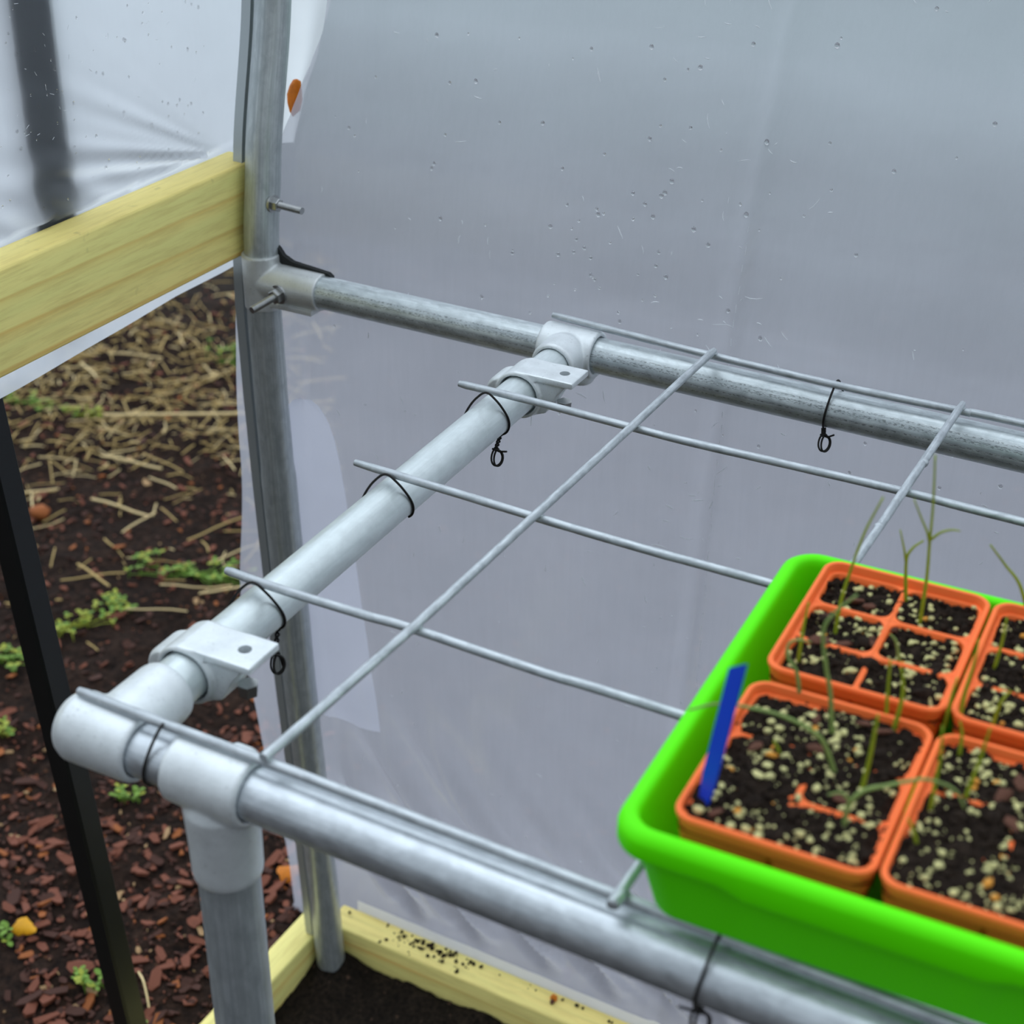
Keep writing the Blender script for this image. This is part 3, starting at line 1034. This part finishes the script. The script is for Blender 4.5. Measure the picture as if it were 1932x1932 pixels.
pack(.0246, .0170, 11, 'orange six-cell pack at the near corner of the tray, holding the blue tag', .0012)
pack(.0251, .1485, 23, 'orange six-cell pack at the far corner of the tray, with exposed cell dividers', -.0016)
pack(.1206, .0165, 37, 'orange six-cell pack in the second column at the near side of the tray', .0010)
pack(.1213, .1486, 41, 'orange six-cell pack in the second column at the far side of the tray', -.0012)

# ---- blue tag
g = G()
tp = [Vector((.2460, .0232, .1405)), Vector((.2338, .0205, .0430))]
ax = (tp[1] - tp[0]).normalized()
wd = Vector((.80, -.58, 0.0)); wd = (wd - ax * wd.dot(ax)).normalized()
nn = ax.cross(wd).normalized()
hw = .0052
out = [tp[0] - wd * hw + ax * .0100, tp[0] + wd * hw, tp[1] - ax * .028 + wd * hw, tp[1] - ax * .012 + wd * hw * .7, tp[1], tp[1] - ax * .014 - wd * hw * .7, tp[1] - ax * .028 - wd * hw]
g.loft([[p - nn * .0005 for p in out], [p + nn * .0005 for p in out]], True, True, True)
tag(obj('plant_tag', g, MT['blue'], smooth=30), 'blue plastic plant tag stuck upright in the near orange pack', 'plant tag')

# ================================================================== SEEDLINGS
SD = dict(
 a=[[[.279, .2224, .050], [.2789, .2223, .0808], [.2776, .2216, .1042], [.2764, .221, .1276], [.2738, .2196, .1573]], [[.2776, .2216, .1042], [.2758, .2206, .1107], [.272, .2186, .1195], [.2672, .216, .131]], [[.278, .2219, .1065], [.282, .224, .1108], [.2867, .2266, .1125], [.291, .2289, .1119]]],
 b=[[[.2663, .2398, .050], [.2632, .2381, .0787], [.265, .2391, .0876], [.27, .2418, .0931]], [[.2632, .2381, .0787], [.2611, .237, .0879], [.258, .2353, .0997]]],
 c=[[[.2416, .1899, .050], [.2424, .1904, .0735], [.2459, .1923, .0987], [.2496, .1943, .1183], [.2555, .1975, .1381]]],
 e=[[[.233, .1552, .050], [.2338, .1557, .0752], [.2348, .1562, .0898]]],
 f=[[[.2472, .1201, .052], [.244, .1183, .0721], [.239, .1156, .0821], [.239, .1157, .0895], [.243, .1178, .0921], [.2485, .1208, .0906]]],
 g=[[[.2715, .0988, .052], [.268, .0969, .0811], [.2647, .0951, .097], [.2617, .0934, .1181], [.2657, .0957, .1286], [.2737, .1, .1385]]],
 h=[[[.2963, .0674, .052], [.2977, .0681, .0705], [.2984, .0685, .0906], [.2986, .0687, .0985]]],
 i=[[[.2958, .1188, .052], [.2974, .1197, .0729], [.2967, .1193, .085], [.2951, .1184, .0926]]],
 j=[[[.2904, .1247, .052], [.2892, .1241, .0713], [.2882, .1235, .0918]]],
 k=[[[.2829, .0724, .052], [.2758, .0685, .073], [.2694, .065, .0811], [.2588, .0592, .0884], [.2471, .0529, .0929], [.2307, .0439, .096], [.2186, .0373, .0922]]],
 l=[[[.3257, .1987, .050], [.3271, .1994, .0691], [.3272, .1995, .0854]]],
 m=[[[.3158, .1415, .050], [.3171, .1422, .0714], [.3179, .1426, .0798]]],
 n=[[[.3224, .1437, .050], [.3224, .1437, .0707], [.3239, .1445, .0871], [.324, .1446, .1035]]],
 o=[[[.3377, .1463, .050], [.3394, .1472, .0685], [.343, .1492, .0769]]],
 p=[[[.3298, .2615, .050], [.322, .2573, .0723], [.3136, .2527, .0845], [.3045, .2477, .0975]]],
 q=[[[.3289, .0687, .052], [.3291, .0688, .0723], [.3293, .0689, .0849], [.328, .0682, .1035]]],
 r=[[[.3406, .0843, .052], [.3423, .0852, .0659], [.344, .0862, .0774], [.3448, .0866, .0873], [.3457, .0871, .0961]]],
 s=[[[.2975, .0379, .052], [.2985, .0384, .0676], [.3037, .0413, .0759], [.313, .0464, .0791], [.3207, .0505, .0816], [.3281, .0546, .0826], [.3392, .0607, .077], [.3446, .0636, .0663]], [[.2990, .0388, .0690], [.2950, .0365, .0745], [.2895, .0335, .0735]]],
 t=[[[.3321, .0402, .052], [.329, .0385, .0646], [.3258, .0368, .0722]]],
 u=[[[.3301, .1146, .052], [.3295, .1143, .0676], [.3277, .1133, .0759]]],
 v=[[[.2548, .0718, .052], [.2529, .0708, .0601], [.2508, .0696, .0646]]],
 w=[[[.281, .1806, .050], [.2775, .1787, .0658], [.2742, .1769, .0708]]],
)
SL = dict(
 a='tallest thin green seedling with forked tip at the back of the far pack',
 b='hooked green seedling with two tips near the back divider of the far pack',
 c='long seedling leaning over the tray back rim from the far pack, left cells',
 e='short yellowish seedling at the outer edge of the far pack',
 f='curled grey-green seedling looping at the rim between near and far packs',
 g='kinked green seedling rising from the near pack with a drooping tip',
 h='stout upright green seedling in the middle of the near pack',
 i='bright green seedling with wavy stem at the back of the near pack',
 j='thin upright seedling behind the wavy one in the near pack',
 k='long arching seedling bowed across the near pack and blue tag',
 l='small upright seedling in the second far pack at the frame side',
 m='short green blade at the corner of the second far pack',
 n='tall green blade along the edge of the second far pack',
 o='leaning green blade at the front of the second far pack',
 p='pale seedling bending outward beyond the back rim of the second far pack',
 q='upright yellow-green seedling at the left edge of the second near pack',
 r='slanting green seedling in the middle of the second near pack',
 s='low arching seedling bridging the two near packs',
 t='tiny seedling beside the low arching one in the second near pack',
 u='thin blade at the back of the second near pack',
 v='tiny dark seedling near the left rim of the near pack',
 w='short bent grey-green seedling in the middle of the far pack',
)
for k, brs in SD.items():
    g = G()
    b0 = Vector(brs[0][0])
    for bi, pts in enumerate(brs):
        P = catmull(pts, 7)
        n_ = len(P)
        r0 = .00115 if bi == 0 else .00085
        if k in 'hisgkn': r0 *= 1.15
        g.tube(P, [r0 * (1 - .55 * i / (n_ - 1)) for i in range(n_)], 7)
    o = obj('seedling', g, MT['seedling_b'] if k in 'fgkws' else MT['seedling'], smooth=180, off=b0)
    tag(o, SL[k], 'seedling', 'thin onion-like seedlings in the orange packs')

# ================================================================== POSTS OUTSIDE
def post(name, p0, p1, w, mat, label, cat, w2=None):
    p0, p1 = Vector(p0), Vector(p1)
    d = (p1 - p0).normalized(); ex = Vector((1, 0, 0)); ex = (ex - d * ex.dot(d)).normalized(); ey = d.cross(ex)
    h = w / 2; h2 = (w2 or w) / 2; b = .0025
    sec = [(h - b, h2), (-(h - b), h2), (-h, h2 - b), (-h, -(h2 - b)), (-(h - b), -h2), (h - b, -h2), (h, -(h2 - b)), (h, h2 - b)]
    g = G()
    g.loft([[p0.lerp(p1, t) + ex * x + ey * y for x, y in sec] for t in [i / 8 for i in range(9)]], True, True, True)
    return tag(obj(name, g, mat, smooth=25, off=p0), label, cat)
post('steel_post', (-.560, .4030, -.975), (-.560, .3360, -.026), .027, MT['black'], 'leaning black steel post outside the end wall opening', 'post')
post('steel_bar', (-.5275, .4095, .0), (-.5275, .4190, .44), .020, MT['bar'], 'upright grey bar seen through the end wall film above the rail', 'bar', .049)

# ================================================================== MULCH, STRAW, WEEDS
FWV = Vector((RM[2][0], RM[2][1], 0)).normalized()
RTV = Vector((FWV.y, -FWV.x, 0))
def wedge(R, dmin, dmax, k0=-.42, k1=-.10):
    d = R.uniform(dmin, dmax)                     # horizontal distance from the camera
    k = R.uniform(k0, k1)
    p = Vector((CAM.x, CAM.y, 0)) + FWV * d + RTV * (d * k)
    return p.x, p.y
def ok(x, y): return x < -.545 and x < -.50 - .68 * (y - .70) and -3.2 < x and y < 3.5 and not (x > -.60 and y < -.1)
R = random.Random(19)
def chip_geo(g, c, L, wd, th, q, mi, R):
    # splintered flake: irregular outline with one or two snapped ends
    n = R.choice([5, 6, 7, 8])
    top = []
    for i in range(n):
        a = 2 * pi * i / n + R.uniform(-.35, .35)
        e = .5 * R.uniform(.6, 1.15)
        top.append(Vector((max(-.46, min(.46, cos(a) * 1.25 * e)) * L, sin(a) * wd * e * 1.1, R.uniform(-.18, .18) * th)))
    tilt = R.uniform(-.5, .5)
    g.loft([[c + q @ (p * R.uniform(.8, .98) + Vector((0, 0, -th * .5))) for p in top], [c + q @ (p + Vector((0, 0, th * (.35 + tilt * p.x / L)))) for p in top]], True, True, True, mi)
CH = ['chip_r', 'chip_d', 'chip_o', 'chip_t']
g = G()
for i in range(8200):
    z_ = R.random()
    x, y = (wedge(R, 1.05, 1.95) if z_ < .42 else wedge(R, .85, 2.0, -1.0, -.40) if z_ < .55 else wedge(R, 1.9, 4.0))
    if not ok(x, y): continue
    q = Matrix.Rotation(R.uniform(0, 6.3), 3, 'Z') @ Matrix.Rotation(R.uniform(-.5, .5), 3, 'X') @ Matrix.Rotation(R.uniform(-.4, .4), 3, 'Y')
    L = R.choice([.003, .004, .005, .006, .008, .010, .014, .02]) * R.uniform(.8, 1.2)
    chip_geo(g, Vector((x, y, gz(x, y) + .003)), L, L * R.uniform(.3, .7), R.uniform(.0015, .004), q, R.choices([0, 1, 2, 3], [.34, .56, .06, .04])[0], R)
tag(obj('bark_mulch', g, [MT[c] for c in CH], smooth=0), 'fine red-brown bark mulch strewn over the outside soil', 'mulch', None, 'stuff')
# larger chips, one object each
protos = []
for i in range(10):
    for mi, c in enumerate(CH):
        g = G(); chip_geo(g, Vector(), 1, R.uniform(.32, .62), R.uniform(.10, .2), Matrix.Identity(3), 0, R)
        protos.append((c, mesh('bark_chip', g, MT[c], Vector(), 0)))
first = bpy.data.objects.new('bark_chip', protos[0][1]); COL.objects.link(first)
tag(first, 'large red-brown bark chip lying on the soil outside', 'bark chip', 'large bark chips on the outside soil')
cnt = 0
while cnt < 210:
    x, y = wedge(R, 1.05, 1.75) if cnt < 150 else wedge(R, 1.75, 3.6)
    if not ok(x, y): continue
    o = first if cnt == 0 else first.copy()
    c = R.choices(CH, [.62, .26, .09, .03])[0]
    o.data = R.choice([m for k, m in protos if k == c])
    s = R.uniform(.020, .040)
    o.scale = (s, s, s)
    o.location = (x, y, gz(x, y) + .006)
    o.rotation_euler = (R.uniform(-.3, .3), R.uniform(-.3, .3), R.uniform(0, 6.3))
    if cnt: COL.objects.link(o)
    cnt += 1
# straw
def straw_path(R, L):
    k = 5; bend = R.choice([0, 0, R.uniform(-.25, .25)]); kink = R.choice([0, 0, 0, R.uniform(-.6, .6)])
    return [Vector((L * (i / (k - 1) - .5), bend * L * .3 * ((i / (k - 1) - .5) ** 2) * 4 + kink * L * max(0, i / (k - 1) - .6), .02 * L * sin(i * 1.3))) for i in range(k)]
g = G()
for i in range(5200):
    x, y = wedge(R, 2.05, 4.0)
    d_ = (Vector((x, y, 0)) - Vector((CAM.x, CAM.y, 0))).dot(FWV)
    if not ok(x, y) or R.random() > min(1, max(.06, (d_ - 2.2) / .8)) * (.10 + 1.5 * max(0, nz(x, y, 6, 2.9) + .20)): continue
    q = Matrix.Rotation(R.uniform(0, 6.3), 3, 'Z') @ Matrix.Rotation(R.uniform(-.2, .2), 3, 'Y')
    L = R.choice([.012, .02, .03, .045, .07]) * R.uniform(.7, 1.3)
    c = Vector((x, y, gz(x, y) + R.uniform(.003, .012)))
    g.tube([c + q @ p for p in straw_path(R, L)], R.uniform(.0007, .0018), 5, mi=R.choice([0, 0, 0, 1]))
tag(obj('straw_litter', g, [MT['straw'], MT['straw_l']], smooth=60), 'dry tan straw litter scattered over the distant soil', 'straw', None, 'stuff')
sp_ = []
for i in range(8):
    g = G(); g.tube(straw_path(R, 1), R.uniform(.010, .022), 6)
    for mk in ('straw', 'straw_l'):
        sp_.append(mesh('straw_stalk', g, MT[mk], Vector(), 60))
first = bpy.data.objects.new('straw_stalk', sp_[0]); COL.objects.link(first)
tag(first, 'long pale dry straw stalk lying on the outside soil', 'straw stalk', 'long straw stalks on the outside soil')
cnt = 0
while cnt < 80:
    x, y = wedge(R, 2.25, 3.7)
    if not ok(x, y): continue
    o = first if cnt == 0 else first.copy()
    o.data = R.choice(sp_)
    s = R.uniform(.06, .13)
    o.scale = (s, s, s)
    o.location = (x, y, gz(x, y) + .014)
    o.rotation_euler = (0, R.uniform(-.08, .08), R.uniform(0, 6.3))
    if cnt: COL.objects.link(o)
    cnt += 1
g = G()
g.tube(catmull([(-1.72, 1.66, -.93), (-1.60, 1.72, -.925), (-1.47, 1.80, -.925), (-1.36, 1.90, -.935)], 6), .0035, 7)
tag(obj('dry_stick', g, MT['straw_l'], smooth=60), 'long slender dry twig lying across the straw', 'twig')

def weed(c, rad, n, label, mats, along=None, spread=.5, tall=.02):
    c = Vector((c[0], c[1], gz(c[0], c[1])))
    g = G(); st = G()
    for i in range(n):
        a = R.uniform(0, 6.3); r = rad * sqrt(R.random())
        p = c + Vector((cos(a) * r, sin(a) * r * spread, 0))
        if along:
            t = R.uniform(-1, 1)
            p = c + Vector(along) * t + Vector((R.gauss(0, rad * .3), R.gauss(0, rad * .3), 0))
        h = R.uniform(.3, 1) * tall
        st.tube([c + (p - c) * t + Vector((0, 0, .003 + .003 * sin(9 * t))) for t in (0, .25, .5, .75, 1)], .0009, 4)
        st.tube([p + Vector((0, 0, -.004)), p + Vector((R.uniform(-.004, .004), R.uniform(-.004, .004), h))], .0008, 5)
        for k in range(3):
            b = a + k * 2.09
            q = Matrix.Rotation(b, 3, 'Z') @ Matrix.Rotation(R.uniform(-.5, .1), 3, 'Y')
            s = R.uniform(.006, .011)
            out = [Vector((0, 0, 0)), Vector((.5, -.38, .05)), Vector((1, -.30, .02)), Vector((1.25, 0, -.05)), Vector((1, .30, .02)), Vector((.5, .38, .05))]
            L1 = [p + Vector((0, 0, h)) + q @ (v * s) for v in out]
            g.loft([[v - Vector((0, 0, .0004)) for v in L1], L1], True, True, True, R.choice([0, 0, 1]))
    nb = len(g.v)
    g.v += st.v
    for f in st.f: g.face([i + nb for i in f], 0)
    return tag(obj('weed_plant', g, mats, smooth=40, off=c), label, 'weed', 'small weeds in the mulch')
WG = [MT['weed'], MT['weed_y']]; WY = [MT['weed_y'], MT['weed']]
weed((-1.19, 1.29), .075, 34, 'dense green trailing weed patch beside the film edge', WG, (.10, .03, 0))
weed((-1.235, 1.145), .035, 12, 'small green weed sprig on dark soil between two weed patches', WG)
weed((-1.27, 1.06), .05, 22, 'yellow-green trailing weed strand beside the black post', WY, (.05, .07, 0))
weed((-1.93, 1.66), .07, 16, 'light green weed clump just below the wooden rail', WG)
weed((-1.80, 1.68), .05, 12, 'yellowish weed clump among the straw below the rail', WY)
weed((-1.29, .935), .05, 18, 'green weed tuft left of the black post', WG)
weed((-1.16, .795), .03, 10, 'pale flowering weed sprig near the post and the elbow', WY)
weed((-.705, .476), .022, 8, 'tiny green weed at the foot of the black post', WG, tall=.03)
weed((-.90, .775), .022, 8, 'small green weed showing just below the elbow fitting', WG)
weed((-.86, .48), .020, 5, 'dark green leaf cluster beside the fallen yellow leaf', WG)
weed((-1.70, 2.05), .06, 12, 'thin green weed tuft standing in the far straw', WG, tall=.05)
weed((-.62, .455), .02, 6, 'little green weed between the bench leg and the black post', WG)

def leaf(c, s, mat, label, cat='leaf', rz=0):
    c = Vector((c[0], c[1], gz(c[0], c[1]) + .012))
    g = G(); q = Matrix.Rotation(rz, 3, 'Z') @ Matrix.Rotation(.25, 3, 'X')
    n = 16
    ring = []
    for i in range(n):
        a = 2 * pi * i / n
        r = 1 + .22 * cos(3 * a) + .08 * sin(7 * a)
        ring.append(Vector((cos(a) * r, sin(a) * r * .7, .12 * cos(2 * a))))
    up_ = [c + q @ (v * s) for v in ring]; inn = [c + q @ (v * s * .45 + Vector((0, 0, .18 * s))) for v in ring]
    g.loft([[p - Vector((0, 0, .001)) for p in up_], up_, inn], True, True, True)
    return tag(obj('fallen_leaf', g, mat, smooth=60, off=c), label, cat)
leaf((-.837, .502), .017, MT['yellow'], 'bright yellow fallen leaf on the mulch left of the black post')
leaf((-.60, .75), .018, MT['amber'], 'orange fallen leaf wedged between the bench leg and the film edge', rz=1)
leaf((-1.43, 1.05), .010, MT['pink'], 'small pink petal on the soil left of the black post', 'petal')
g = G(); c = Vector((-1.585, 1.325, gz(-1.585, 1.325) + .012)); g.blob(c, .019, 0, .16, (1.1, 1, .7), None, 2, R)
tag(obj('bark_nugget', g, MT['chip_o'], smooth=60, off=c), 'rounded orange bark nugget beside the black post', 'bark nugget')
g = G()
c = Vector((-.63, .485, gz(-.63, .485)))
g.tube(catmull([c + Vector((-.03, .03, .012)), c + Vector((-.008, .015, .018)), c + Vector((.02, -.01, .006)), c + Vector((.03, -.028, .003))], 6), .0014, 6)
tag(obj('grass_blade', g, MT['straw_l'], smooth=60, off=c), 'pale curved grass blade beside the foot of the black post', 'grass blade')

# leaf hanging outside the film near the top of the hoop
g = G()
q = Matrix.Rotation(.2, 3, 'Y')
c = Vector((-.4875, .715, .121))
g.blob(c, .0165, 0, .10, (.50, .25, 1.15), q, 2, R)
tag(obj('autumn_leaf', g, MT['amber'], smooth=60, off=c), 'blurred orange leaf behind the hoop at the film edge', 'leaf')

# crumbs on the long base board
g = G()
for i in range(120):
    if i < 70: x, y = R.gauss(-.335, .028), R.gauss(.688, .006)
    elif i < 95: x, y = R.uniform(-.40, -.28), R.uniform(.662, .690)
    else: x, y = R.uniform(-.46, .0), R.uniform(.685, .694)
    if not .659 < y < .6935: continue
    r = R.choice([.0008, .0012, .0018, .0026])
    g.blob((x, y, -.899 + r * .6), r, 0, .35, (1, 1, .8), None, 1, R)
tag(obj('soil_crumbs', g, MT['clump'], smooth=50), 'dark soil crumbs spilled on the long base board', 'soil', None, 'stuff')
g = G(); g.blob((-.168, .686, -.8955), .0042, 0, .15, (1, 1, 1), None, 2, R); g.blob((-.1675, .681, -.897), .003, 1, .2, (1, 1.3, .8), None, 2, R)
tag(obj('flower_bud', g, [MT['amber'], MT['bark']], smooth=60), 'small orange bud lying on the long base board', 'bud')
